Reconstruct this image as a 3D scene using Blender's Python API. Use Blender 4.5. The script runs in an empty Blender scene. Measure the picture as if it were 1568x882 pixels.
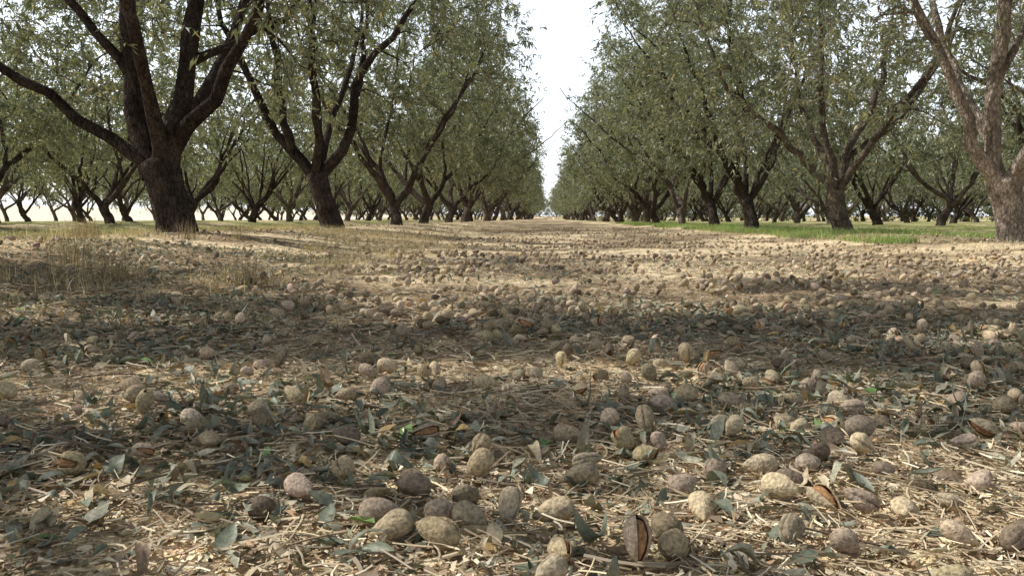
import bpy, math
import numpy as np
from mathutils import Vector
rng=np.random.default_rng(11)
# ------------------------------------------------------------------ sun
S=np.array([-0.67,0.12,0.735]); S=S/np.linalg.norm(S)
# ------------------------------------------------------------------ helpers
def vnoise(x,y,seed=0):
    x=np.asarray(x,float); y=np.asarray(y,float)
    xi=np.floor(x).astype(np.int64); yi=np.floor(y).astype(np.int64)
    fx=x-xi; fy=y-yi; fx=fx*fx*(3-2*fx); fy=fy*fy*(3-2*fy)
    def h(a,b):
        n=(a*374761393+b*668265263+seed*974711)&0x7fffffff
        n=((n^(n>>13))*1274126177)&0x7fffffff
        n=n^(n>>16)
        return (n&0xffff)/65535.0
    return (h(xi,yi)*(1-fx)+h(xi+1,yi)*fx)*(1-fy)+(h(xi,yi+1)*(1-fx)+h(xi+1,yi+1)*fx)*fy
def sstep(a,b,x):
    t=np.clip((x-a)/(b-a),0,1); return t*t*(3-2*t)
ROW0=-3.1; RS=7.7
def H(x,y):
    x=np.asarray(x,float); y=np.asarray(y,float)
    k=np.round((x-ROW0)/RS); d=x-(ROW0+k*RS)
    A=np.where(k<=0,0.17,0.085)
    w=np.where((k==0)&(d>0),1.35,1.1)
    z=A*np.exp(-(d/w)**2)
    near=np.exp(-((x/9)**2+(y/14)**2))
    z=z+(vnoise(x*1.1,y*1.1,3)-.5)*0.03+(vnoise(x*5,y*5,4)-.5)*0.014*near+(vnoise(x*17,y*17,5)-.5)*0.008*near
    z=z+2.6*sstep(-44,-100,x)+1.0*sstep(190,260,y)
    return z
def nrm(v):
    return v/np.maximum(np.linalg.norm(v,axis=-1,keepdims=True),1e-9)
class MB:
    def __init__(s): s.V=[];s.T=[];s.Q=[];s.C=[];s.tm=[];s.qm=[];s.n=0
    def add(s,V,T=None,Q=None,C=None,m=0):
        V=np.asarray(V,float).reshape(-1,3); 
        if C is None: C=np.ones((len(V),3))
        C=np.broadcast_to(np.asarray(C,float),(len(V),3))
        if T is not None and len(T): s.T.append(np.asarray(T).reshape(-1,3)+s.n); s.tm.append(np.full(len(s.T[-1]),m))
        if Q is not None and len(Q): s.Q.append(np.asarray(Q).reshape(-1,4)+s.n); s.qm.append(np.full(len(s.Q[-1]),m))
        s.V.append(V); s.C.append(C); s.n+=len(V)
    def mesh(s,name,mats,smooth=(0,)):
        V=np.concatenate(s.V); C=np.concatenate(s.C)
        T=np.concatenate(s.T) if s.T else np.zeros((0,3),int); Q=np.concatenate(s.Q) if s.Q else np.zeros((0,4),int)
        tm=np.concatenate(s.tm) if s.tm else np.zeros(0,int); qm=np.concatenate(s.qm) if s.qm else np.zeros(0,int)
        mi=np.concatenate([tm,qm]).astype(np.int32)
        me=bpy.data.meshes.new(name)
        me.vertices.add(len(V)); me.vertices.foreach_set('co',V.astype(np.float32).ravel())
        L=np.concatenate([T.ravel(),Q.ravel()]).astype(np.int32)
        me.loops.add(len(L)); me.loops.foreach_set('vertex_index',L)
        me.polygons.add(len(T)+len(Q))
        ls=np.concatenate([np.arange(len(T))*3,len(T)*3+np.arange(len(Q))*4]).astype(np.int32)
        me.polygons.foreach_set('loop_start',ls)
        me.polygons.foreach_set('material_index',mi)
        me.update(calc_edges=True)
        me.polygons.foreach_set('use_smooth',np.isin(mi,smooth))
        a=me.color_attributes.new('Col','FLOAT_COLOR','POINT')
        a.data.foreach_set('color',np.concatenate([C,np.ones((len(C),1))],1).astype(np.float32).ravel())
        for k in mats: me.materials.append(k)
        me.update()
        return me
def link(name,me,loc=(0,0,0),rz=0,sc=(1,1,1),parent=None):
    o=bpy.data.objects.new(name,me); o.location=loc; o.rotation_euler=(0,0,rz); o.scale=sc
    bpy.context.scene.collection.objects.link(o)
    if parent: o.parent=parent
    return o
def tubes(mb,P,R,s,C,m=0,lump=0.0):
    P=np.asarray(P,float); R=np.asarray(R,float); n,k,_=P.shape
    t=nrm(np.gradient(P,axis=1))
    ov=nrm(P[:,-1]-P[:,0])
    ax=np.eye(3)[np.argmin(np.abs(ov),axis=1)]
    u=nrm(np.cross(t,ax[:,None,:])); v=np.cross(t,u)
    a=np.arange(s)/s*2*np.pi
    Rr=R[:,:,None]*np.ones(s)
    if lump>0:
        g=vnoise(np.arange(k)[None,:,None]*0.55+np.arange(n)[:,None,None]*13.3,(np.cos(a)*1.3+5)[None,None,:]+(np.sin(a)*1.7)[None,None,:],9)
        Rr=Rr*(1+lump*(g-.5)*2)
    V=P[:,:,None,:]+Rr[...,None]*(np.cos(a)[None,None,:,None]*u[:,:,None,:]+np.sin(a)[None,None,:,None]*v[:,:,None,:])
    i=np.arange(n)[:,None,None]*k*s; j=np.arange(k-1)[None,:,None]*s; l=np.arange(s)[None,None,:]; l2=(l+1)%s
    Q=np.stack([i+j+l,i+j+l2,i+j+s+l2,i+j+s+l],-1).reshape(-1,4)
    mb.add(V.reshape(-1,3),Q=Q,C=C,m=m)
def resamp(pts,k):
    p=np.asarray(pts,float)
    q=np.vstack([2*p[0]-p[1],p,2*p[-1]-p[-2]])
    seg=np.linalg.norm(np.diff(p[:,:3],axis=0),axis=1); cum=np.concatenate([[0],np.cumsum(seg)])
    out=[]
    for d in np.linspace(0,cum[-1],k):
        i=min(np.searchsorted(cum,d,side='right')-1,len(p)-2); t=(d-cum[i])/max(seg[i],1e-6)
        a,b,c,e=q[i],q[i+1],q[i+2],q[i+3]
        out.append(.5*((2*b)+(-a+c)*t+(2*a-5*b+4*c-e)*t*t+(-a+3*b-3*c+e)*t**3))
    return np.array(out)
# ------------------------------------------------------------------ materials
def newmat(name):
    m=bpy.data.materials.new(name); m.use_nodes=True; nt=m.node_tree; nt.nodes.clear()
    return m,nt,nt.nodes,nt.links
def N(nt,t,**k):
    n=nt.nodes.new(t)
    for a,b in k.items():
        if a in n.inputs.keys(): n.inputs[a].default_value=b
        else: setattr(n,a,b)
    return n
def mixc(nt,typ,fac,a,b):
    n=nt.nodes.new('ShaderNodeMix'); n.data_type='RGBA'; n.blend_type=typ
    for i,v in ((0,fac),(6,a),(7,b)):
        if hasattr(v,'is_output') : nt.links.new(v,n.inputs[i])
        elif i==0: n.inputs[0].default_value=v
        else: n.inputs[i].default_value=(*v,1)
    return n.outputs[2]
def ramp(nt,src,stops):
    r=nt.nodes.new('ShaderNodeValToRGB'); nt.links.new(src,r.inputs[0])
    e=r.color_ramp.elements
    while len(e)<len(stops): e.new(0.5)
    for i,(p,c) in enumerate(stops): e[i].position=p; e[i].color=(*c,1)
    return r.outputs[0]
def attr_mat(name,rough=.7,gl=.05,noise=None,bump=0,trans=0,tcol=(1,1,1)):
    """matte natural surface: diffuse + thin translucency + faint waxy sheen"""
    m,nt,nd,lk=newmat(name)
    at=N(nt,'ShaderNodeAttribute',attribute_name='Col'); col=at.outputs['Color']
    df=N(nt,'ShaderNodeBsdfDiffuse'); g=N(nt,'ShaderNodeBsdfGlossy',Roughness=rough)
    if noise:
        geo=N(nt,'ShaderNodeTexCoord')
        sc,lo,hi=noise
        n=N(nt,'ShaderNodeTexNoise',Scale=sc,Detail=3.0); lk.new(geo.outputs['Object'],n.inputs['Vector'])
        c=ramp(nt,n.outputs['Fac'],[(0.3,(lo,lo,lo)),(0.7,(hi,hi,hi))])
        col=mixc(nt,'MULTIPLY',1.0,col,c)
        if bump:
            b=N(nt,'ShaderNodeBump',Strength=bump,Distance=.003); lk.new(n.outputs['Fac'],b.inputs['Height']); lk.new(b.outputs[0],df.inputs['Normal']); lk.new(b.outputs[0],g.inputs['Normal'])
    lk.new(col,df.inputs['Color'])
    out=df.outputs[0]
    if trans>0:
        t=N(nt,'ShaderNodeBsdfTranslucent'); lk.new(mixc(nt,'MULTIPLY',1.0,col,tcol),t.inputs[0])
        mx=N(nt,'ShaderNodeMixShader'); mx.inputs[0].default_value=trans
        lk.new(out,mx.inputs[1]); lk.new(t.outputs[0],mx.inputs[2]); out=mx.outputs[0]
    if gl>0:
        mx=N(nt,'ShaderNodeMixShader'); mx.inputs[0].default_value=gl
        lk.new(out,mx.inputs[1]); lk.new(g.outputs[0],mx.inputs[2]); out=mx.outputs[0]
    o=N(nt,'ShaderNodeOutputMaterial'); lk.new(out,o.inputs[0])
    return m
M_leaf=attr_mat('almond_leaf',.5,.06,None,0,.35,(1.4,1.4,.8))
M_litter=attr_mat('litter_leaf',.5,.05,(220,.65,1.25),.3,.12,(1.2,1.1,.7))
M_straw=attr_mat('straw',.5,.04)
M_nut=attr_mat('almond_hull',.9,0,(260,.55,1.3),.8)
M_grass=attr_mat('grass_blade',.5,.04,None,0,.35,(1.3,1.3,.7))
def bark():
    m,nt,nd,lk=newmat('almond_bark')
    at=N(nt,'ShaderNodeAttribute',attribute_name='Col')
    tc=N(nt,'ShaderNodeTexCoord')
    mp=N(nt,'ShaderNodeMapping'); mp.inputs['Scale'].default_value=(1,1,.45); lk.new(tc.outputs['Object'],mp.inputs[0])
    n1=N(nt,'ShaderNodeTexNoise',Scale=26.0,Detail=5.0,Roughness=.7); lk.new(mp.outputs[0],n1.inputs[0])
    v=N(nt,'ShaderNodeTexVoronoi',Scale=34.0); v.feature='DISTANCE_TO_EDGE'; lk.new(mp.outputs[0],v.inputs['Vector'])
    n2=N(nt,'ShaderNodeTexNoise',Scale=5.0,Detail=2.0); lk.new(tc.outputs['Object'],n2.inputs[0])
    c=ramp(nt,n1.outputs['Fac'],[(.3,(.35,.34,.33)),(.72,(1.5,1.47,1.43))])
    c=mixc(nt,'MULTIPLY',1,c,ramp(nt,n2.outputs['Fac'],[(.3,(.55,.54,.53)),(.7,(1.3,1.3,1.3))]))
    c=mixc(nt,'MULTIPLY',1,c,ramp(nt,v.outputs[0],[(0,(.45,.43,.42)),(.12,(1,1,1))]))
    c=mixc(nt,'MULTIPLY',1,c,at.outputs['Color'])
    p=N(nt,'ShaderNodeBsdfDiffuse')
    lk.new(c,p.inputs['Color'])
    ad=N(nt,'ShaderNodeMath'); ad.operation='MULTIPLY_ADD'; lk.new(v.outputs[0],ad.inputs[0]); ad.inputs[1].default_value=1.5; lk.new(n1.outputs['Fac'],ad.inputs[2])
    b=N(nt,'ShaderNodeBump',Strength=.9,Distance=.02); lk.new(ad.outputs[0],b.inputs['Height']); lk.new(b.outputs[0],p.inputs['Normal'])
    o=N(nt,'ShaderNodeOutputMaterial'); lk.new(p.outputs[0],o.inputs[0]); return m
M_bark=bark()
def groundmat():
    m,nt,nd,lk=newmat('orchard_floor')
    at=N(nt,'ShaderNodeAttribute',attribute_name='Col')
    tc=N(nt,'ShaderNodeTexCoord')
    n1=N(nt,'ShaderNodeTexNoise',Scale=60.0,Detail=4.0,Roughness=.75); lk.new(tc.outputs['Object'],n1.inputs[0])
    n2=N(nt,'ShaderNodeTexNoise',Scale=9.0,Detail=4.0,Roughness=.7); lk.new(tc.outputs['Object'],n2.inputs[0])
    v=N(nt,'ShaderNodeTexVoronoi',Scale=45.0); lk.new(tc.outputs['Object'],v.inputs['Vector'])
    hs=N(nt,'ShaderNodeHueSaturation',Saturation=.15,Value=1.4); lk.new(v.outputs['Color'],hs.inputs['Color'])
    c=mixc(nt,'MULTIPLY',1,at.outputs['Color'],ramp(nt,n1.outputs['Fac'],[(.34,(.35,.33,.30)),(.66,(1.6,1.55,1.45))]))
    c=mixc(nt,'MULTIPLY',1,c,ramp(nt,n2.outputs['Fac'],[(.34,(.6,.6,.6)),(.64,(1.3,1.3,1.3))]))
    c=mixc(nt,'MULTIPLY',.5,c,hs.outputs[0])
    p=N(nt,'ShaderNodeBsdfDiffuse')
    lk.new(c,p.inputs['Color'])
    b=N(nt,'ShaderNodeBump',Strength=1.0,Distance=.012); lk.new(n1.outputs['Fac'],b.inputs['Height']); lk.new(b.outputs[0],p.inputs['Normal'])
    o=N(nt,'ShaderNodeOutputMaterial'); lk.new(p.outputs[0],o.inputs[0]); return m
M_ground=groundmat()
# ------------------------------------------------------------------ ground
def axis(neg,pos,fine_a,fine_b,st,grow=1.12):
    a=list(np.arange(fine_a,fine_b,st)); d=st
    while a[-1]<pos: d*=grow; a.append(a[-1]+d)
    d=st; b=[a[0]]
    while b[-1]>neg: d*=grow; b.append(b[-1]-d)
    return np.array(b[1:][::-1]+a)
gx=axis(-900,900,-5,6,.06,1.06); gy=axis(-60,1500,.2,9,.06,1.06)
X,Y=np.meshgrid(gx,gy); Z=H(X,Y)
nx,ny=len(gx),len(gy)
idx=np.arange(nx*ny).reshape(ny,nx)
Q=np.stack([idx[:-1,:-1],idx[:-1,1:],idx[1:,1:],idx[1:,:-1]],-1).reshape(-1,4)
pn=vnoise(X*.9,Y*.9,21)*.6+vnoise(X*3,Y*3,22)*.4
straw=np.array([.74,.62,.44]); dirt=np.array([.32,.25,.175]); pale=np.array([.78,.72,.62]); green=np.array([.20,.27,.08])
w=sstep(.35,.65,pn)[...,None]
C=straw*w+dirt*(1-w)
k=np.round((X-ROW0)/RS); d=X-(ROW0+k*RS)
gm=np.where(k==1,sstep(-1.2,-.3,d)*sstep(2.6,1.2,d)*sstep(8,11,Y),0)+np.where(k>1,sstep(2.5,1.2,abs(d)),0)+np.where(k<0,.8*sstep(2.2,1.0,abs(d)),0)
gm=np.clip(gm*sstep(.2,.5,vnoise(X*.35,Y*.35,8)),0,1)[...,None]*.75
C=C*(1-gm)+green*gm
pm=sstep(-38,-45,X)[...,None]; C=C*(1-pm)+pale*pm
mb=MB(); mb.add(np.stack([X,Y,Z],-1).reshape(-1,3),Q=Q,C=C.reshape(-1,3))
link('ground',mb.mesh('ground',[M_ground]))
# ------------------------------------------------------------------ trees
def bright_mask(gx_,gy_):
    """canopy gaps shaped to let sun onto chosen patches of the orchard floor"""
    dap=sstep(.63,.72,vnoise(gx_*2.0+3,gy_*4.2,18))*.92*sstep(1.0,1.6,gy_)
    gx_=gx_+(vnoise(gx_*2.1,gy_*2.1,15)-.5)*.5; gy_=gy_+(vnoise(gx_*1.7,gy_*1.7,16)-.5)*.35
    def el(cx,cy,rx,ry): 
        q=((gx_-cx)/rx)**2+((gy_-cy)/ry)**2; return sstep(1.5,.6,q)
    p=np.maximum(dap,el(-.15,3.75,.95,.6))
    p=np.maximum(p,el(1.9,5.1,2.6,.7))
    p=np.maximum(p,el(2.5,7.2,3.8,.9))
    p=np.maximum(p,el(-.55,3.0,.45,.18)*.97)
    p=np.maximum(p,el(.45,2.85,.35,.35)*.98)
    p=np.maximum(p,el(1.3,2.1,.55,.2)*.98)
    p=np.maximum(p,el(-1.3,2.3,.6,.16)*.95)
    p=np.maximum(p,el(-2.4,6.3,1.2,.6)*.85)
    p=np.maximum(p,el(.4,.66,1.0,.27)*1.0)
    p=np.maximum(p,el(-.35,.62,.6,.22)*.97)
    p=np.maximum(p,sstep(8.5,10,gy_)*sstep(.42,.56,vnoise(gx_*.6,gy_*1.0,12)))
    return p
def make_tree(name,seed,trunk,limbs,N1=70,N2=420,TW=5,LV=12,cull=None,leafscale=1.0,barkcol=(.13,.105,.085),cen=(0,0,3.6),rad=(3.0,2.8,2.65),zmin=1.0,tk=.88,gap=.34):
    r=np.random.default_rng(seed); mb=MB()
    bc=np.array(barkcol)
    T=resamp(trunk,18); T[:,3]*=tk
    tt=np.linspace(0,1,18)
    P=T[:,:3]; t=nrm(np.gradient(P,axis=0)); s=28; a=np.arange(s)/s*2*np.pi
    ux=np.array([1,0,0]); u=nrm(ux-t*(t@ux)[:,None]); v=np.cross(t,u)
    ph=r.uniform(0,6.28,3)
    prof=1+.11*np.sin(3*a+ph[0])[None]*(1-.5*tt[:,None])+.06*np.sin(5*a+ph[1]+2*tt[:,None])+.06*np.sin(2*a+ph[2]+5*tt[:,None])+.09*(vnoise(np.cos(a)[None]*3+9,np.sin(a)[None]*3+tt[:,None]*7,seed)-.5)*2
    flare=1+.38*np.exp(-tt/.12)
    Rr=(T[:,3]*flare)[:,None]*prof
    V=P[:,None]+Rr[...,None]*(np.cos(a)[None,:,None]*u[:,None]+np.sin(a)[None,:,None]*v[:,None])
    V=V.reshape(-1,3); i=np.arange(17)[:,None]*s; l=np.arange(s)[None]; l2=(l+1)%s
    Qd=np.stack([i+l,i+l2,i+s+l2,i+s+l],-1).reshape(-1,4)
    top=len(V); V=np.vstack([V,P[-1]+t[-1]*T[-1,3]*.5]); base=17*s
    Tt=np.stack([base+np.arange(s),base+(np.arange(s)+1)%s,np.full(s,top)],-1)
    mb.add(V,T=Tt,Q=Qd,C=bc*1.1)
    NP=[];NR=[];NT=[]
    for L in limbs:
        p=resamp(L,16); p[1:-1,:3]+=r.normal(0,.018,(14,3)); 
        rr=np.maximum(p[:,3]*tk,.011)*(1+.06*r.normal(size=16))
        tubes(mb,p[None,:,:3],rr[None],12,bc*r.uniform(.85,1.1),lump=.10)
        tg=nrm(np.gradient(p[:,:3],axis=0))
        for q in range(4,16): NP.append(p[q,:3]);NR.append(rr[q]);NT.append(tg[q])
    NP=np.array(NP);NR=np.array(NR);NT=np.array(NT)
    def attract(n,lo):
        out=[]
        while len(out)<n:
            q=r.normal(size=3); q/=np.linalg.norm(q); q=q*r.uniform(lo,1)**.6
            q=np.sign(q)*np.abs(q)**.82
            p=np.array(cen)+q*np.array(rad)
            rho=math.hypot(p[0],p[1])
            if p[2]<zmin or (p[2]<2.0 and rho<.9) or p[2]<zmin+.9*max(0,1.3-rho): continue
            if vnoise(p[0]*1.2+seed,p[1]*1.2+p[2]*1.4,31)<gap: continue
            out.append(p)
        return np.array(out)
    TP=[];TT=[];TR=[]
    for lev,(n,k,sd) in enumerate(((N1,8,6),(N2,6,4))):
        A=attract(n,.25 if lev==0 else .1)
        dmin=np.array([np.min(np.linalg.norm(NP-p,axis=1)) for p in A]); A=A[np.argsort(dmin)]
        PL=[];RL=[]
        for p in A:
            dv=p-NP; ds=np.linalg.norm(dv,axis=1)
            cost=ds+.7*np.maximum(0,NP[:,2]-p[2])-.25*np.minimum(np.sum(dv*NT,axis=1),ds)
            j=np.argmin(cost); dd=ds[j]; 
            if dd<.06: continue
            b=NP[j]; c=b+NT[j]*.4*dd+np.array([0,0,.12*dd])
            f=np.linspace(0,1,k)[:,None]
            pl=(1-f)**2*b+2*f*(1-f)*c+f*f*p
            pl[1:]+=r.normal(0,.022*min(dd,1.2),(k-1,3))
            r0=min(NR[j]*.75,(.009+.015*dd) if lev==0 else (.0035+.007*dd))
            r1=.006 if lev==0 else .0028
            rr=np.linspace(r0,min(r1,r0),k)
            PL.append(pl);RL.append(rr)
            tg=nrm(np.gradient(pl,axis=0))
            NP=np.vstack([NP,pl[1:]]);NR=np.concatenate([NR,rr[1:]]);NT=np.vstack([NT,tg[1:]])
            sel=slice(max(1,k//2-1),k)
            TP.append(pl[sel]);TT.append(tg[sel])
        tubes(mb,np.array(PL),np.array(RL),sd,bc*(.8 if lev else .9))
    TP=np.vstack(TP);TT=np.vstack(TT)
    want=int((N1+N2)*TW); ii=r.integers(0,len(TP),want)
    if cull is not None:
        ox,oy=cull; q=TP[ii]
        ii=ii[r.uniform(size=want)>bright_mask(q[:,0]+ox-S[0]/S[2]*q[:,2],q[:,1]+oy-S[1]/S[2]*q[:,2])]; want=len(ii)
    o=TP[ii]; dr=nrm(TT[ii]*.7+r.normal(size=(want,3))*.75+np.array([0,0,.05]))
    ln=r.uniform(.16,.55,want)
    f=np.linspace(0,1,4)[None,:,None]
    tw=o[:,None]+dr[:,None]*ln[:,None,None]*f+np.array([0,0,-1])*(f**2)*(ln[:,None,None]**2)*r.uniform(-.1,1.0,(want,1,1))
    tubes(mb,tw,np.array([.0034,.0028,.002,.001])[None].repeat(want,0)*(1.3 if leafscale>1.4 else 1),3,bc*.9+.05)
    nl=LV; tpar=r.uniform(.1,1,(want,nl)); seg=np.clip((tpar*3).astype(int),0,2); fr=tpar*3-seg
    w_=np.arange(want)[:,None]
    pos=tw[w_,seg]*(1-fr[...,None])+tw[w_,seg+1]*fr[...,None]
    tdir=nrm(tw[w_,seg+1]-tw[w_,seg])
    pos=pos.reshape(-1,3);tdir=tdir.reshape(-1,3); n=len(pos)
    tone=np.repeat(r.uniform(0,1,want),nl)
    if cull is not None:  # leaves removed along the sun ray to place light patches on the floor
        ox,oy=cull; gxx=pos[:,0]+ox-S[0]/S[2]*pos[:,2]; gyy=pos[:,1]+oy-S[1]/S[2]*pos[:,2]
        keep=r.uniform(size=n)>bright_mask(gxx,gyy); pos=pos[keep];tdir=tdir[keep];tone=tone[keep]; n=len(pos)
    d=nrm(tdir*.6+r.normal(size=(n,3))*.55+np.array([0,0,-.3]))
    nr=nrm(np.cross(d,r.normal(size=(n,3)))*1.0+np.array([0,0,.35])); sdv=nrm(np.cross(d,nr)); nr=np.cross(sdv,d)
    L=(r.uniform(.055,.1,n)*leafscale)[:,None]; W=L*r.uniform(.12,.18,n)[:,None]
    b0=pos; tip=pos+d*L-np.array([0,0,.012]); mid=pos+d*L*.45
    V=np.stack([b0,mid+sdv*W+nr*W*.45,tip,mid-sdv*W+nr*W*.45],1).reshape(-1,3)
    q=np.arange(n)[:,None]*4
    T=np.concatenate([q+[0,1,2],q+[0,2,3]],0)
    c1=np.array([.085,.11,.06]);c2=np.array([.315,.335,.225]);c3=np.array([.42,.34,.19])
    k1=np.clip(tone*.75+r.uniform(-.15,.33,n),0,1)[:,None]
    C=c1*(1-k1)+c2*k1
    br=(r.uniform(size=n)<.04)[:,None]; C=np.where(br,c3,C)
    mb.add(V,T=T,C=np.repeat(C,4,axis=0),m=1)
    return mb.mesh(name,[M_bark,M_leaf])
def gen_limbs(r,top,h0=.7,n=5,rr=.085):
    out=[];a0=r.uniform(0,6.28)
    for i in range(n):
        a=a0+i*2*np.pi/n+r.uniform(-.35,.35); sp=r.uniform(.35,.95); r_=rr*r.uniform(.75,1.15)
        e=np.array([math.cos(a),math.sin(a)]); q=r.uniform(.8,1.15)
        bx=np.array(top[:2]); pts=[(*(bx-e*.02),h0-.12,r_*1.1),(*(bx+e*.17*q),h0+.14,r_)]
        x=bx+e*.17*q; z=h0+.14; sl=sp
        for j,(dz,rad) in enumerate(((.45,.8),(.6,.62),(.75,.45),(.8,.28),(.6,.14))):
            e2=e+r.normal(0,.35,2); x=x+e2*sl*dz*(1.1 if j<2 else .75); z+=dz*r.uniform(.85,1.1)
            pts.append((*x,z,r_*rad))
        out.append(pts)
        p=pts[2]; e3=e+r.normal(0,.7,2); x=np.array(p[:2]); z=p[2]; f=[(*x,z-.05,r_*.6)]
        for dz,rad in ((.45,.5),(.7,.4),(.8,.25),(.6,.12)):
            x=x+e3*sp*dz*.8; z+=dz; f.append((*x,z,r_*rad)); e3=e3+r.normal(0,.2,2)
        out.append(f)
    return out
def variant(i,bk=(.10,.085,.074),**kw):
    r=np.random.default_rng(100+i)
    lean=r.uniform(-.35,.25),r.uniform(-.15,.15); h0=r.uniform(.4,.7); b=r.uniform(.75,1.05)
    trunk=[(0,0,-.2,.19*b),(lean[0]*.2,lean[1]*.3,.15,.17*b),(lean[0]*.6,lean[1]*.7,h0*.6,.15*b),(lean[0],lean[1],h0,.165*b)]
    return make_tree('almond_tree_mesh',200+i,trunk,gen_limbs(r,lean,h0,3+i%4,.08 if i%4>1 else .095),barkcol=np.array(bk)*r.uniform(.7,1.9),**kw)
variants=[variant(i,N1=66,N2=340,TW=5,LV=12,leafscale=1.3,zmin=.5) for i in range(6)]
lod=[variant(i+10,N1=36,N2=150,TW=4,LV=9,leafscale=2.1,zmin=.4) for i in range(4)]
edge=[variant(i+20,N1=36,N2=170,TW=4,LV=10,leafscale=2.6,zmin=.1,cen=(0,0,2.7),rad=(3.2,3.2,2.9)) for i in range(2)]
def place(name,me,x,y,rz=0,sc=(1,1,1),parent=None):
    return link(name,me,(x,y,float(H(x,y))-.03),rz,sc,parent)
L1=make_tree('tree_L1',1,[(.0,0,-.2,.2),(0,0,.08,.18),(-.05,0,.3,.16),(-.14,0,.62,.18)],[
 [(-.18,0,.5,.12),(-.28,.02,.8,.105),(-.36,.05,1.0,.095),(-.38,.08,1.4,.085),(-.42,.1,1.9,.075),(-.45,.1,2.8,.05),(-.3,.2,3.8,.03),(-.2,.2,4.9,.012)],
 [(-.1,0,.5,.13),(.0,.0,.86,.115),(.08,.02,1.1,.095),(.13,.05,1.35,.088),(.16,.1,1.9,.075),(.3,.2,2.9,.05),(.5,.3,4.2,.025),(.5,.3,5.2,.012)],
 [(.0,0,.78,.08),(.17,-.04,.88,.072),(.32,-.1,1.05,.062),(.47,-.15,1.3,.055),(.72,-.2,1.65,.048),(1.0,-.3,2.2,.04),(1.6,-.5,3.2,.025),(2.0,-.5,4.2,.012)],
 [(-.14,0,.55,.08),(-.33,-.05,.68,.066),(-.6,-.1,.86,.058),(-.92,-.15,1.12,.052),(-1.4,-.2,1.42,.042),(-2.1,-.2,2.2,.03),(-2.5,-.2,3.4,.012)],
 [(-.14,.05,.55,.09),(-.05,.3,.85,.075),(.05,.6,1.3,.065),(.2,1.0,2.0,.055),(.3,1.5,3.0,.035),(.3,1.8,4.2,.012)],
 [(-.38,.08,1.3,.05),(-.6,.0,1.65,.045),(-.95,-.1,2.1,.038),(-1.3,-.3,3.0,.025),(-1.4,-.5,4.4,.012)],
 [(.14,.05,1.45,.05),(.4,.2,1.62,.04),(.75,.5,1.9,.035),(1.1,.9,2.6,.025),(1.3,1.3,3.6,.012)],
 [(-.1,-.03,.6,.07),(-.05,-.3,1.0,.06),(.0,-.7,1.6,.05),(-.1,-1.1,2.5,.035),(-.1,-1.6,3.8,.012)]],
 140,640,5,13,cull=(-3.1,7.1),barkcol=(.065,.055,.049),zmin=1.0)  # shade of the left trunks put into a darker bark colour
L2=make_tree('tree_L2',2,[(.03,0,-.2,.19),(0,0,.08,.17),(-.1,0,.4,.15),(-.22,0,.8,.17)],[
 [(-.2,0,.7,.1),(-.36,0,.95,.09),(-.8,.05,1.4,.08),(-1.15,.1,2.1,.065),(-1.45,.1,2.75,.05),(-1.8,.1,3.8,.025),(-1.9,.1,4.8,.012)],
 [(-.55,0,1.15,.07),(-.65,-.1,1.7,.06),(-.7,-.2,2.3,.055),(-.75,-.3,3.1,.04),(-.8,-.5,4.4,.015)],
 [(-.2,0,.7,.1),(.02,0,.95,.09),(.33,-.05,1.43,.08),(.45,-.1,2.2,.065),(1.0,-.2,2.75,.05),(1.6,-.3,3.7,.025),(1.9,-.3,4.6,.012)],
 [(.42,-.1,1.9,.055),(.5,0,2.5,.045),(.5,.2,3.4,.03),(.4,.4,4.8,.012)],
 [(-.2,0,.75,.09),(-.16,.1,1.15,.08),(-.24,.2,1.9,.07),(-.33,.4,2.85,.05),(-.2,.7,4.4,.015)],
 [(-.2,0,.75,.08),(-.1,-.35,1.2,.065),(0,-.8,1.9,.055),(.1,-1.3,2.8,.04),(.2,-1.7,4,.012)],
 [(-.2,0,.75,.08),(-.2,.45,1.2,.065),(-.1,.9,1.9,.055),(.1,1.3,2.8,.04),(.2,1.7,4,.012)]],
 125,620,5,13,cull=(-3.1,12.3),barkcol=(.065,.055,.049),cen=(.1,0,3.6),rad=(3.0,2.8,2.7),zmin=.7,leafscale=1.1)  # bark colour darkened for shade, same as the nearer left tree
R1=make_tree('tree_R1',3,[(.06,0,-.2,.2),(.03,0,.08,.18),(-.04,0,.35,.15),(-.12,0,.65,.17)],[
 [(-.12,0,.55,.1),(-.26,0,.74,.08),(-.5,0,1.15,.066),(-.66,.03,1.68,.056),(-1.0,.05,2.27,.046),(-1.35,.05,3.1,.03),(-1.6,.05,4.2,.012)],
 [(-.14,0,.55,.11),(-.19,.02,.85,.085),(-.2,.04,1.4,.08),(-.16,.05,2.4,.066),(-.1,.1,3.4,.045),(-.1,.1,5,.012)],
 [(-.05,0,.55,.11),(.1,0,.8,.1),(.25,0,1.05,.07),(.6,.05,1.6,.06),(1.1,.1,2.5,.045),(1.5,.2,4,.012)],
 [(-.1,-.05,.6,.08),(0,-.35,1.0,.065),(.1,-.8,1.7,.055),(.2,-1.3,2.7,.04),(.2,-1.7,4,.012)],
 [(-.1,.05,.6,.08),(-.1,.4,1.1,.065),(-.2,.9,1.8,.055),(-.3,1.4,2.8,.04),(-.3,1.8,4.2,.012)],
 [(-.2,.04,1.45,.05),(-.05,.1,1.85,.042),(.25,.2,2.5,.035),(.6,.3,3.6,.015)]],
 105,560,5,12,cull=(4.6,8.6),barkcol=(.33,.285,.245),cen=(-.2,0,3.6),zmin=1.0)  # sunlit look of this trunk put into a lighter bark colour
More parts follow.
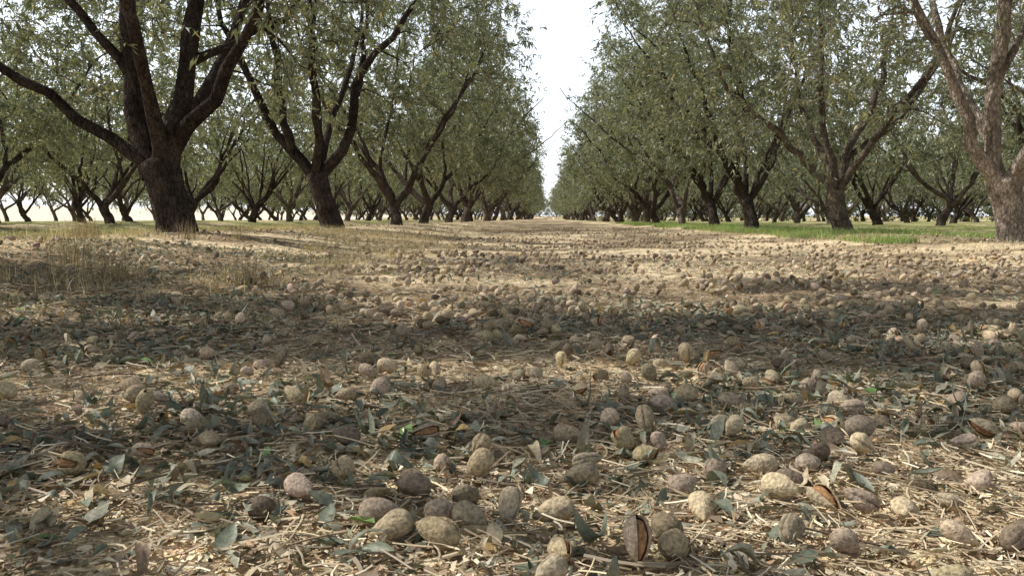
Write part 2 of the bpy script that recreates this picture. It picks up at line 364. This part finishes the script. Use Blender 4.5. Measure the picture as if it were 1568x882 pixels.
R2=make_tree('tree_R2',4,[(.06,0,-.2,.19),(.03,0,.08,.17),(-.05,0,.3,.145),(-.12,0,.68,.16)],[
 [(-.12,0,.58,.09),(-.25,0,.82,.075),(-.65,0,1.2,.066),(-1.2,-.1,1.7,.055),(-1.75,-.2,2.15,.045),(-2.2,-.2,3.0,.025),(-2.4,-.2,3.8,.012)],
 [(-.1,0,.58,.1),(.0,.05,.88,.085),(.1,.1,1.3,.075),(.48,.2,2.0,.06),(.7,.3,2.75,.045),(.9,.4,4.2,.012)],
 [(-.12,0,.6,.09),(-.2,-.1,1.0,.08),(-.35,-.15,1.5,.065),(-.45,-.2,2.2,.055),(-.5,-.3,3.2,.035),(-.5,-.3,4.8,.012)],
 [(-.1,0,.6,.08),(.1,-.3,1.1,.065),(.4,-.7,1.7,.055),(.9,-1.1,2.6,.04),(1.2,-1.4,4,.012)],
 [(-.1,0,.6,.08),(-.1,.4,1.1,.065),(-.3,.9,1.8,.055),(-.4,1.4,2.8,.04),(-.4,1.7,4,.012)],
 [(.05,.1,1.15,.05),(.45,.1,1.45,.045),(1.0,.2,1.9,.04),(1.6,.3,2.8,.025),(1.9,.3,3.8,.012)]],
 115,620,5,13,cull=(4.6,13.5),barkcol=(.16,.135,.115),cen=(-.5,0,3.7),rad=(3.2,2.8,2.8),zmin=.7,leafscale=1.1)
def near_generic(i,x,y,zm=1.6,n2=420):
    r=np.random.default_rng(300+i)
    me=make_tree('tree_back',310+i,[(0,0,-.2,.19),(0,0,.15,.17),(-.05,0,.45,.15),(-.08,0,.7,.16)],gen_limbs(r,(-.08,0),.7,5),60,n2,6,14,cull=(x,y),leafscale=1.6,barkcol=(.065,.055,.049),zmin=zm,gap=.18)
    place('almond_tree',me,x,y)
place('almond_tree',L1,-3.1,7.1); place('almond_tree',L2,-3.1,12.3)
place('almond_tree',R1,4.6,8.6); place('almond_tree',R2,4.6,13.5)
near_generic(0,-3.1,-3.1,n2=520); near_generic(1,-3.1,2.0,n2=560); near_generic(2,4.5,-1.5,n2=300); near_generic(3,4.6,3.5,n2=300)
r=np.random.default_rng(5)
def row_scale(k):
    b=r.uniform(.94,1.03) if k==0 else r.uniform(1.1,1.2)
    return (b,b,(1.05 if k==0 else 1.14)*r.uniform(.95,1.05))
for y in np.arange(17.4,44,5.1):
    place('almond_tree',variants[r.integers(6)],-3.15+r.uniform(-.2,.2),y+r.uniform(-.3,.3),r.uniform(0,6.28),row_scale(0))
for y in np.arange(18.4,44,5.0):
    place('almond_tree',variants[r.integers(6)],4.5+r.uniform(-.2,.2),y+r.uniform(-.3,.3),r.uniform(0,6.28),row_scale(1))
far=bpy.data.objects.new('distant_almond_orchard',None); bpy.context.scene.collection.objects.link(far)
for k in range(-4,6):
    x=ROW0+RS*k
    if k in (0,1): ys=np.arange(44.5,215,5.05)
    else: ys=np.arange(max(-4,abs(x)/.75-8),(150 if k<0 else 115)-abs(k)*7,5.05)+r.uniform(-2,2)
    for y in ys:
        s_=r.uniform(.95,1.12); sc_=(s_,s_,s_*r.uniform(.92,1.05))
        if k in (0,1): sc_=row_scale(k)
        v_=variants if math.hypot(x,y)<27 else lod
        place('orchard_tree',v_[r.integers(len(v_))],x+r.uniform(-.2,.2)-(.1 if k==1 else 0),y+r.uniform(-.35,.35),r.uniform(0,6.28),sc_,far)
for x in np.arange(-60,70,4.5):
    s_=r.uniform(1,1.2)
    place('orchard_tree',edge[r.integers(2)],x,235+r.uniform(-4,4),r.uniform(0,6.28),(s_,)*3,far)
for q in np.linspace(0,1,26):
    s_=r.uniform(1,1.25)
    place('orchard_tree',edge[r.integers(2)],9+50*q,100-56*q+r.uniform(-2,2),r.uniform(0,6.28),(s_,)*3,far)
# ------------------------------------------------------------------ litter
def scatter(dens,bands,seed,ang=.78,wfun=None):
    r=np.random.default_rng(seed); out=[]
    for (a,b),dn in zip(bands,dens):
        n=int(dn*ang*(b*b-a*a)); rr=np.sqrt(r.uniform(a*a,b*b,n)); th=r.uniform(-ang,ang,n)+.03
        p=np.stack([-rr*np.sin(th),rr*np.cos(th)],1)
        if wfun is not None: p=p[r.uniform(size=n)<wfun(p[:,0],p[:,1])]
        out.append(p)
    return np.vstack(out)
B=[(.4,1.5),(1.5,3),(3,6),(6,13),(13,26)]
def litter_leaves(name,pts,seed):
    r=np.random.default_rng(seed); n=len(pts); mb=MB()
    k=6; t=np.linspace(0,1,k)
    L=r.uniform(.016,.046,n); W=L*r.uniform(.13,.24,n)
    wp=np.sin(np.pi*np.clip(t,0.02,.99)**.85)
    curl=r.normal(0,1.0,n); fold=r.uniform(-.2,1.1,n); wav=r.normal(0,.15,n)
    th=(t-.5)[None]*curl[:,None]
    xs=(t-.5)[None]*L[:,None]*np.cos(th*.6)
    zs=L[:,None]*(1-np.cos(th*1.3))*np.sign(curl)[:,None]*.9
    hw=W[:,None]*wp[None]
    P=np.zeros((n,k,3,3))
    for j,sgn in enumerate((-1,0,1)):
        P[:,:,j,0]=xs; P[:,:,j,1]=sgn*hw*np.cos(fold)[:,None]; P[:,:,j,2]=zs+abs(sgn)*hw*np.sin(fold)[:,None]+sgn*wav[:,None]*hw*np.sin(t*9)[None]
    yaw=r.uniform(0,6.28,n); ti=r.normal(0,.2,n)+(r.uniform(size=n)<.05)*.6; ro=r.normal(0,.36,n)+(r.uniform(size=n)<.2)*3.14
    def rot(P,ax,an):
        c=np.cos(an)[:,None,None];s=np.sin(an)[:,None,None];Q=P.copy();a,b=[(1,2),(2,0),(0,1)][ax]
        Q[...,a]=c*P[...,a]-s*P[...,b];Q[...,b]=s*P[...,a]+c*P[...,b];return Q
    P=rot(rot(rot(P,0,ro),1,ti),2,yaw)
    z0=H(pts[:,0],pts[:,1])+r.uniform(.001,.013,n)
    mn=P[...,2].min(axis=(1,2)); 
    P[...,0]+=pts[:,0,None,None];P[...,1]+=pts[:,1,None,None];P[...,2]+=(z0-mn*.6)[:,None,None]
    base=np.arange(n)[:,None,None]*k*3; i=np.arange(k-1)[None,:,None]*3; j=np.arange(2)[None,None,:]
    Q=np.stack([base+i+j,base+i+j+1,base+i+j+4,base+i+j+3],-1).reshape(-1,4)
    pal=np.array([[.21,.235,.175],[.27,.285,.215],[.15,.17,.115],[.37,.355,.27],[.48,.40,.27],[.29,.21,.14],[.50,.35,.15],[.18,.30,.10]])
    ci=r.choice(8,n,p=[.23,.20,.15,.16,.14,.09,.02,.01]); C=pal[ci]*r.uniform(.65,1.2,(n,1))
    mb.add(P.reshape(-1,3),Q=Q,C=np.repeat(C,k*3,axis=0))
    link(name,mb.mesh(name,[M_litter]))
def lw(x,y):
    R_=np.hypot(x,y)
    w=(.22+.78*sstep(.32,.6,vnoise(x*2.2,y*2.2,61)))*(.42+.58*sstep(.78,1.1,R_))
    w=w*(1-.7*sstep(2.5,3.3,R_)*sstep(-1.5,-.4,x))
    return w
litter_leaves('fallen_leaves',scatter((3100,2400,950,190,24),B,41,wfun=lw),42)
def straws(name,pts,seed,lmin,lmax,w,pal,up=.12,zoff=.014):
    r=np.random.default_rng(seed); n=len(pts); mb=MB(); k=4
    yaw=r.uniform(0,6.28,n); L=r.uniform(lmin,lmax,n)*r.uniform(.4,1,n); el=r.normal(0,up,n)
    d=np.stack([np.cos(yaw)*np.cos(el),np.sin(yaw)*np.cos(el),np.sin(el)],1); sd=np.stack([-np.sin(yaw),np.cos(yaw),0*yaw],1)
    f=(np.linspace(0,1,k)-.5)[None,:,None]
    bend=r.normal(0,.2,(n,1,1))
    P=d[:,None]*f*L[:,None,None]+sd[:,None]*(f**2)*L[:,None,None]*bend*2
    P[...,0]+=pts[:,0,None];P[...,1]+=pts[:,1,None]
    P[...,2]+=(H(pts[:,0],pts[:,1])+r.uniform(0,zoff,n)+np.abs(np.sin(el))*L*.45)[:,None]
    R=(w*r.uniform(.45,1.3,n))[:,None]*np.ones(k)
    C=np.array(pal)[r.integers(0,len(pal),n)]*r.uniform(.7,1.15,(n,1))
    tubes(mb,P,R,3,np.repeat(C,k*3,axis=0))
    link(name,mb.mesh(name,[M_straw],smooth=()))
SP=[[.78,.66,.46],[.66,.53,.35],[.86,.76,.58],[.50,.38,.25],[.36,.27,.18]]
straws('straw_litter',scatter((9500,4300,950,170,30),B,51,wfun=lambda x,y:.3+.7*sstep(.36,.6,vnoise(x*2.6+4,y*2.6,62))),52,.01,.07,.0009,SP)
straws('twig_litter',scatter((300,160,30,6,1),B,53),54,.04,.14,.0015,[[.32,.25,.18],[.48,.39,.29],[.2,.16,.12]])
def chips(name,pts,seed):
    r=np.random.default_rng(seed);n=len(pts);mb=MB()
    a=np.sort(r.uniform(0,6.28,(n,4)),axis=1); rad=r.uniform(.0015,.007,(n,1))*r.uniform(.5,1.2,(n,4))
    c=np.stack([np.cos(a)*rad*r.uniform(1,2.2,(n,1)),np.sin(a)*rad,r.normal(0,.0012,(n,4))],-1)
    yaw=r.uniform(0,6.28,n);cy=np.cos(yaw)[:,None];sy=np.sin(yaw)[:,None]
    tl=r.normal(0,.4,(n,1))
    x=c[...,0]*cy-c[...,1]*sy;y=c[...,0]*sy+c[...,1]*cy;z=c[...,2]+tl*c[...,0]
    V=np.stack([x+pts[:,0,None],y+pts[:,1,None],z+(H(pts[:,0],pts[:,1])+r.uniform(.001,.011,n))[:,None]],-1)
    pal=np.array([[.68,.56,.40],[.40,.29,.19],[.50,.33,.20],[.78,.68,.51],[.22,.16,.11],[.30,.29,.20]])
    C=pal[r.integers(0,6,n)]*r.uniform(.7,1.15,(n,1))
    mb.add(V.reshape(-1,3),Q=np.arange(n*4).reshape(-1,4),C=np.repeat(C,4,axis=0)); link(name,mb.mesh(name,[M_straw],smooth=()))
chips('hull_fragments',scatter((15000,7000,1400,190,20),B,55),56)
# ------------------------------------------------------------------ almonds
def nut_mesh(kind,nu,nv,seed):
    r=np.random.default_rng(seed)
    t=np.linspace(0,np.pi,nv); 
    by=r.uniform(.68,.82); bz=by*r.uniform(.76,.9)
    def surf(ph,scale=1.0,seam=True):
        T,PH=np.meshgrid(t,ph,indexing='ij')
        x=-np.cos(T); prof=np.sin(T)**.85*(1-.2*x)
        y=prof*np.cos(PH)*by; z=prof*np.sin(PH)*bz
        sc=1+(.07*(vnoise(T*2.2+seed,PH*1.3+3,seed)-.5)*2+.05*(vnoise(T*1.5,PH*6,seed+1)-.5)*2)
        if seam: sc=sc-.14*np.exp(-(((PH+np.pi)%(2*np.pi)-np.pi)/.16)**2)
        x=x+.18*np.exp(-((T-np.pi)/.28)**2)
        return np.stack([x*scale*1.0,y*sc*scale,z*sc*scale],-1)
    out=[]
    hull=np.array([.54,.43,.30])*r.uniform(.78,1.15); hull=hull*np.array([1,r.uniform(.96,1.05),r.uniform(.88,1.12)])
    if kind==0:
        ph=np.linspace(0,2*np.pi,nu,endpoint=False); V=surf(ph)
        i=np.arange(nv-1)[:,None]*nu; j=np.arange(nu)[None]; j2=(j+1)%nu
        Q=np.stack([i+j,i+nu+j,i+nu+j2,i+j2],-1).reshape(-1,4)
        C=np.tile(hull,(nv,nu,1))*(1-.6*np.exp(-(((ph+np.pi)%(2*np.pi)-np.pi)/.14)**2))[None,:,None]
        out.append((V.reshape(-1,3),Q,C.reshape(-1,3)))
    else:
        g=r.uniform(.22,.5)
        ph=np.linspace(g,2*np.pi-g,nu); Vo=surf(ph,1,False); Vi=surf(ph[::-1],.86,False)
        op=r.uniform(.05,.18); 
        for Vx,pp in ((Vo,ph),(Vi,ph[::-1])):
            Vx[...,2]+=op*np.sign(np.sin(pp))[None]*np.clip(np.cos(pp),0,1)[None]
        V=np.concatenate([Vo,Vi,Vo[:,:1]],1); n2=V.shape[1]
        i=np.arange(nv-1)[:,None]*n2; j=np.arange(n2-1)[None]
        Q=np.stack([i+j,i+n2+j,i+n2+j+1,i+j+1],-1).reshape(-1,4)
        C=np.tile(hull,(nv,n2,1)); C[:,nu:2*nu]=np.array([.34,.19,.10])
        out.append((V.reshape(-1,3),Q,C.reshape(-1,3)))
        ph=np.linspace(0,2*np.pi,nu,endpoint=False); V=surf(ph,.80,True)+np.array([.0,.08,0])
        i=np.arange(nv-1)[:,None]*nu; j=np.arange(nu)[None]; j2=(j+1)%nu
        Q=np.stack([i+j,i+nu+j,i+nu+j2,i+j2],-1).reshape(-1,4)
        out.append((V.reshape(-1,3)*np.array([1,1,.75]),Q,np.tile(np.array([.54,.31,.16])*r.uniform(.7,1.15),(nv*nu,1))))
    o=0;Vs=[];Qs=[];Cs=[]
    for V,Q,C in out: Vs.append(V);Qs.append(Q+o);Cs.append(C);o+=len(V)
    return np.vstack(Vs),np.vstack(Qs),np.vstack(Cs)
def nuts(name,pts,seed,nu,nv,sz=None):
    r=np.random.default_rng(seed); mb=MB(); n=len(pts)
    NL=14
    lib=[nut_mesh(0 if i<7 else 1,nu,nv,seed*20+i) for i in range(NL)]
    which=r.choice(NL,n,p=[.68/7]*7+[.32/7]*7)
    for wi in range(NL):
        I=np.where(which==wi)[0]
        if len(I)==0: continue
        V,Q,C=lib[wi]; m=len(I)
        s=r.uniform(.0138,.0192,m)
        sc=np.stack([s*r.uniform(.95,1.1,m),s*r.uniform(.9,1.1,m),s*r.uniform(.85,1.15,m)],1)
        P=V[None]*sc[:,None]
        ro=r.uniform(0,6.28,m); ti=r.normal(0,.3,m)+(r.uniform(size=m)<.15)*.9; yw=r.uniform(0,6.28,m)
        for ax,an in ((0,ro),(1,ti),(2,yw)):
            a,b=[(1,2),(2,0),(0,1)][ax];c=np.cos(an)[:,None];sn=np.sin(an)[:,None];A=P[...,a].copy();Bb=P[...,b].copy()
            P[...,a]=c*A-sn*Bb;P[...,b]=sn*A+c*Bb
        mn=P[...,2].min(1)
        x=pts[I,0];y=pts[I,1]
        P[...,0]+=x[:,None];P[...,1]+=y[:,None];P[...,2]+=(H(x,y)-mn+r.uniform(.001,.011,m))[:,None]
        col=C[None]*r.uniform(.7,1.15,(m,1,1))*np.where(r.uniform(size=(m,1,1))<.14,.5,1)
        mb.add(P.reshape(-1,3),Q=(Q[None]+np.arange(m)[:,None,None]*len(V)).reshape(-1,4),C=col.reshape(-1,3))
    link(name,mb.mesh(name,[M_nut]))
hero=np.array([(-.033,.79),(-.115,.94),(.274,.83),(.31,.827),(.405,.854),(.461,.905),(.188,.927),(.151,.803),(.30,.965),(-.138,.748),(-.158,.782),(-.248,.835),(-.247,1.04),(-.218,1.04),(-.306,1.108),(-.153,1.08),(.095,1.03),(.088,1.16),(.133,1.12),(.029,1.07),(.386,1.325),(.487,1.53),(-.52,.9),(-.22,.905),(-.46,1.095),(-.40,1.325),(-.323,1.36),(-.274,1.386),(.057,1.35),(.234,1.13),(.474,1.2),(.356,1.475),(.382,1.66),(.278,1.685),(-.267,.782),(-.101,.798),(.108,.745),(.395,.889),(.262,.9),(.36,.738),(.41,.735)])
def nw(x,y):
    clus=.22+.78*sstep(.46,.65,vnoise(x*3.3,y*3.3,77))
    return clus*np.clip(.3+.7*sstep(-1.6,-.2,x),0,1)*np.where(x>3.2,.4,1)
def thin(p,md=.03):
    keep=[];g={}
    for i,(x,y) in enumerate(p):
        kx,ky=int(x//md),int(y//md);ok=True
        for a in(-1,0,1):
            for b in(-1,0,1):
                for q in g.get((kx+a,ky+b),()):
                    if (q[0]-x)**2+(q[1]-y)**2<md*md: ok=False
        if ok: keep.append(i); g.setdefault((kx,ky),[]).append((x,y))
    return p[keep]
p1=thin(np.vstack([hero,scatter((120,),[(.45,1.5)],71,wfun=nw)])); nuts('almond_nuts',p1,3,36,24)
p2=thin(scatter((200,),[(1.5,3.2)],72,wfun=nw)); nuts('almond_nuts',p2,4,20,14)
p3=thin(scatter((115,55),[(3.2,7),(7,12)],73,wfun=nw)); nuts('almond_nuts',p3,5,10,8)
p4=thin(scatter((20,),[(12,28)],74,wfun=nw)); nuts('almond_nuts',p4,6,7,6)
# ------------------------------------------------------------------ grass
def blades(name,pts,seed,hmin,hmax,w,pal,lean=.5,k=4):
    r=np.random.default_rng(seed);n=len(pts);mb=MB()
    hh=r.uniform(hmin,hmax,n);yaw=r.uniform(0,6.28,n);ln=np.abs(r.normal(0,lean,n));fc=r.uniform(0,6.28,n)
    t=np.linspace(0,1,k)
    cx=np.cos(yaw)[:,None]*(ln*hh)[:,None]*t[None]**1.8; cy=np.sin(yaw)[:,None]*(ln*hh)[:,None]*t[None]**1.8; cz=hh[:,None]*t[None]*(1-.25*np.minimum(ln,1.5)[:,None]*t[None])
    ww=w*(1-t)**.6
    ww=ww[None]*r.uniform(.7,1.3,n)[:,None]
    P=np.zeros((n,k,2,3))
    z0=H(pts[:,0],pts[:,1])-.005
    for j,sg in enumerate((-1,1)):
        P[:,:,j,0]=pts[:,0,None]+cx+sg*ww*np.cos(fc)[:,None];P[:,:,j,1]=pts[:,1,None]+cy+sg*ww*np.sin(fc)[:,None];P[:,:,j,2]=z0[:,None]+cz
    b=np.arange(n)[:,None]*k*2;i=np.arange(k-1)[None]*2
    Q=np.stack([b+i,b+i+1,b+i+3,b+i+2],-1).reshape(-1,4)
    C=np.array(pal)[r.integers(0,len(pal),n)]*r.uniform(.7,1.25,(n,1))
    mb.add(P.reshape(-1,3),Q=Q,C=np.repeat(C,k*2,axis=0)); link(name,mb.mesh(name,[M_grass],smooth=()))
r=np.random.default_rng(90)
cl=np.stack([-.8-3.2*r.uniform(0,1,900)**.8,2.0+r.uniform(0,1,900)**.8*9],1)
cl=np.vstack([cl,np.stack([r.uniform(-4,-.3,260),r.uniform(7,24,260)],1),np.stack([r.uniform(2.8,4.5,200),r.uniform(6,20,200)],1)])
cl=cl[vnoise(cl[:,0]*1.3,cl[:,1]*.9,91)>.38]
pt=np.repeat(cl,24,axis=0)+r.normal(0,.045,(len(cl)*24,2))
blades('dry_grass',pt,92,.03,.10,.0013,[[.56,.47,.32],[.64,.55,.39],[.42,.33,.21],[.30,.25,.15]],.9)
cl=np.array([(-2.95,5.35),(-2.9,5.3),(-3.5,6.4),(-2.4,6.6),(-2.0,3.6),(-1.65,3.2),(-2.6,6.1),(-1.2,3.4)]); pt=np.repeat(cl,90,axis=0)+r.normal(0,.05,(len(cl)*90,2))
blades('dry_grass',pt,93,.06,.19,.0016,[[.40,.31,.21],[.28,.22,.14],[.18,.14,.09]],.4)
n=80000; gp=np.stack([r.uniform(3.5,7.0,n),9.0+r.uniform(0,1,n)**1.3*34],1)
gp=gp[(vnoise(gp[:,0]*.9,gp[:,1]*.45,95)+.3*(vnoise(gp[:,0]*4,gp[:,1]*3,99)-.5)>.40)&(np.abs(gp[:,0]-4.6)+r.normal(0,.3,len(gp))>.12)]
blades('green_grass',gp,96,.04,.14,.0045,[[.22,.36,.09],[.29,.43,.13],[.18,.27,.08],[.45,.44,.24]],.7,3)
n=20000; gp=np.stack([r.uniform(-9.5,-4.2,n),8+r.uniform(0,1,n)*26],1); gp=gp[vnoise(gp[:,0]*.8,gp[:,1]*.35,97)>.42]
blades('green_grass',gp,98,.05,.12,.005,[[.22,.35,.09],[.28,.41,.12],[.44,.42,.22]],.6,3)
# ------------------------------------------------------------------ light, sky, camera
w=bpy.data.worlds.new('World'); bpy.context.scene.world=w; w.use_nodes=True
nt=w.node_tree; bg=nt.nodes['Background']; sky=nt.nodes.new('ShaderNodeTexSky'); sky.sky_type='NISHITA'; sky.sun_disc=False
sky.sun_elevation=math.asin(S[2]); sky.sun_rotation=math.atan2(S[0],S[1]); sky.air_density=1.0; sky.dust_density=2.0; sky.ozone_density=1.0
tc=nt.nodes.new('ShaderNodeTexCoord'); sx=nt.nodes.new('ShaderNodeSeparateXYZ'); nt.links.new(tc.outputs['Generated'],sx.inputs[0])
mr=nt.nodes.new('ShaderNodeMapRange'); mr.interpolation_type='SMOOTHSTEP'; mr.inputs[1].default_value=.14; mr.inputs[2].default_value=.45; mr.inputs[3].default_value=1; mr.inputs[4].default_value=0
nt.links.new(sx.outputs[2],mr.inputs[0])
hz=nt.nodes.new('ShaderNodeMix'); hz.data_type='RGBA'; hz.blend_type='ADD'; nt.links.new(mr.outputs[0],hz.inputs[0])
hs=nt.nodes.new('ShaderNodeHueSaturation'); hs.inputs['Saturation'].default_value=.55; hs.inputs['Value'].default_value=.9
nt.links.new(sky.outputs[0],hs.inputs['Color']); nt.links.new(hs.outputs[0],hz.inputs[6]); hz.inputs[7].default_value=(5.6,5.9,6.3,1)
nt.links.new(hz.outputs[2],bg.inputs[0]); bg.inputs[1].default_value=.15
sl=bpy.data.lights.new('sun','SUN'); sl.energy=5.0; sl.angle=math.radians(.53); sl.color=(1,.96,.87)
so=bpy.data.objects.new('sun',sl); so.rotation_euler=Vector(S).to_track_quat('Z','Y').to_euler(); bpy.context.scene.collection.objects.link(so)
cam=bpy.data.cameras.new('camera'); cam.lens=30; cam.sensor_width=36; cam.clip_start=.02; cam.clip_end=3000
co=bpy.data.objects.new('camera',cam); co.location=(0,0,.30); co.rotation_euler=(math.radians(90-4.64),0,math.radians(2.24)); bpy.context.scene.collection.objects.link(co)
sc=bpy.context.scene; sc.camera=co
sc.view_settings.view_transform='Standard'; sc.view_settings.look='None'; sc.view_settings.exposure=0
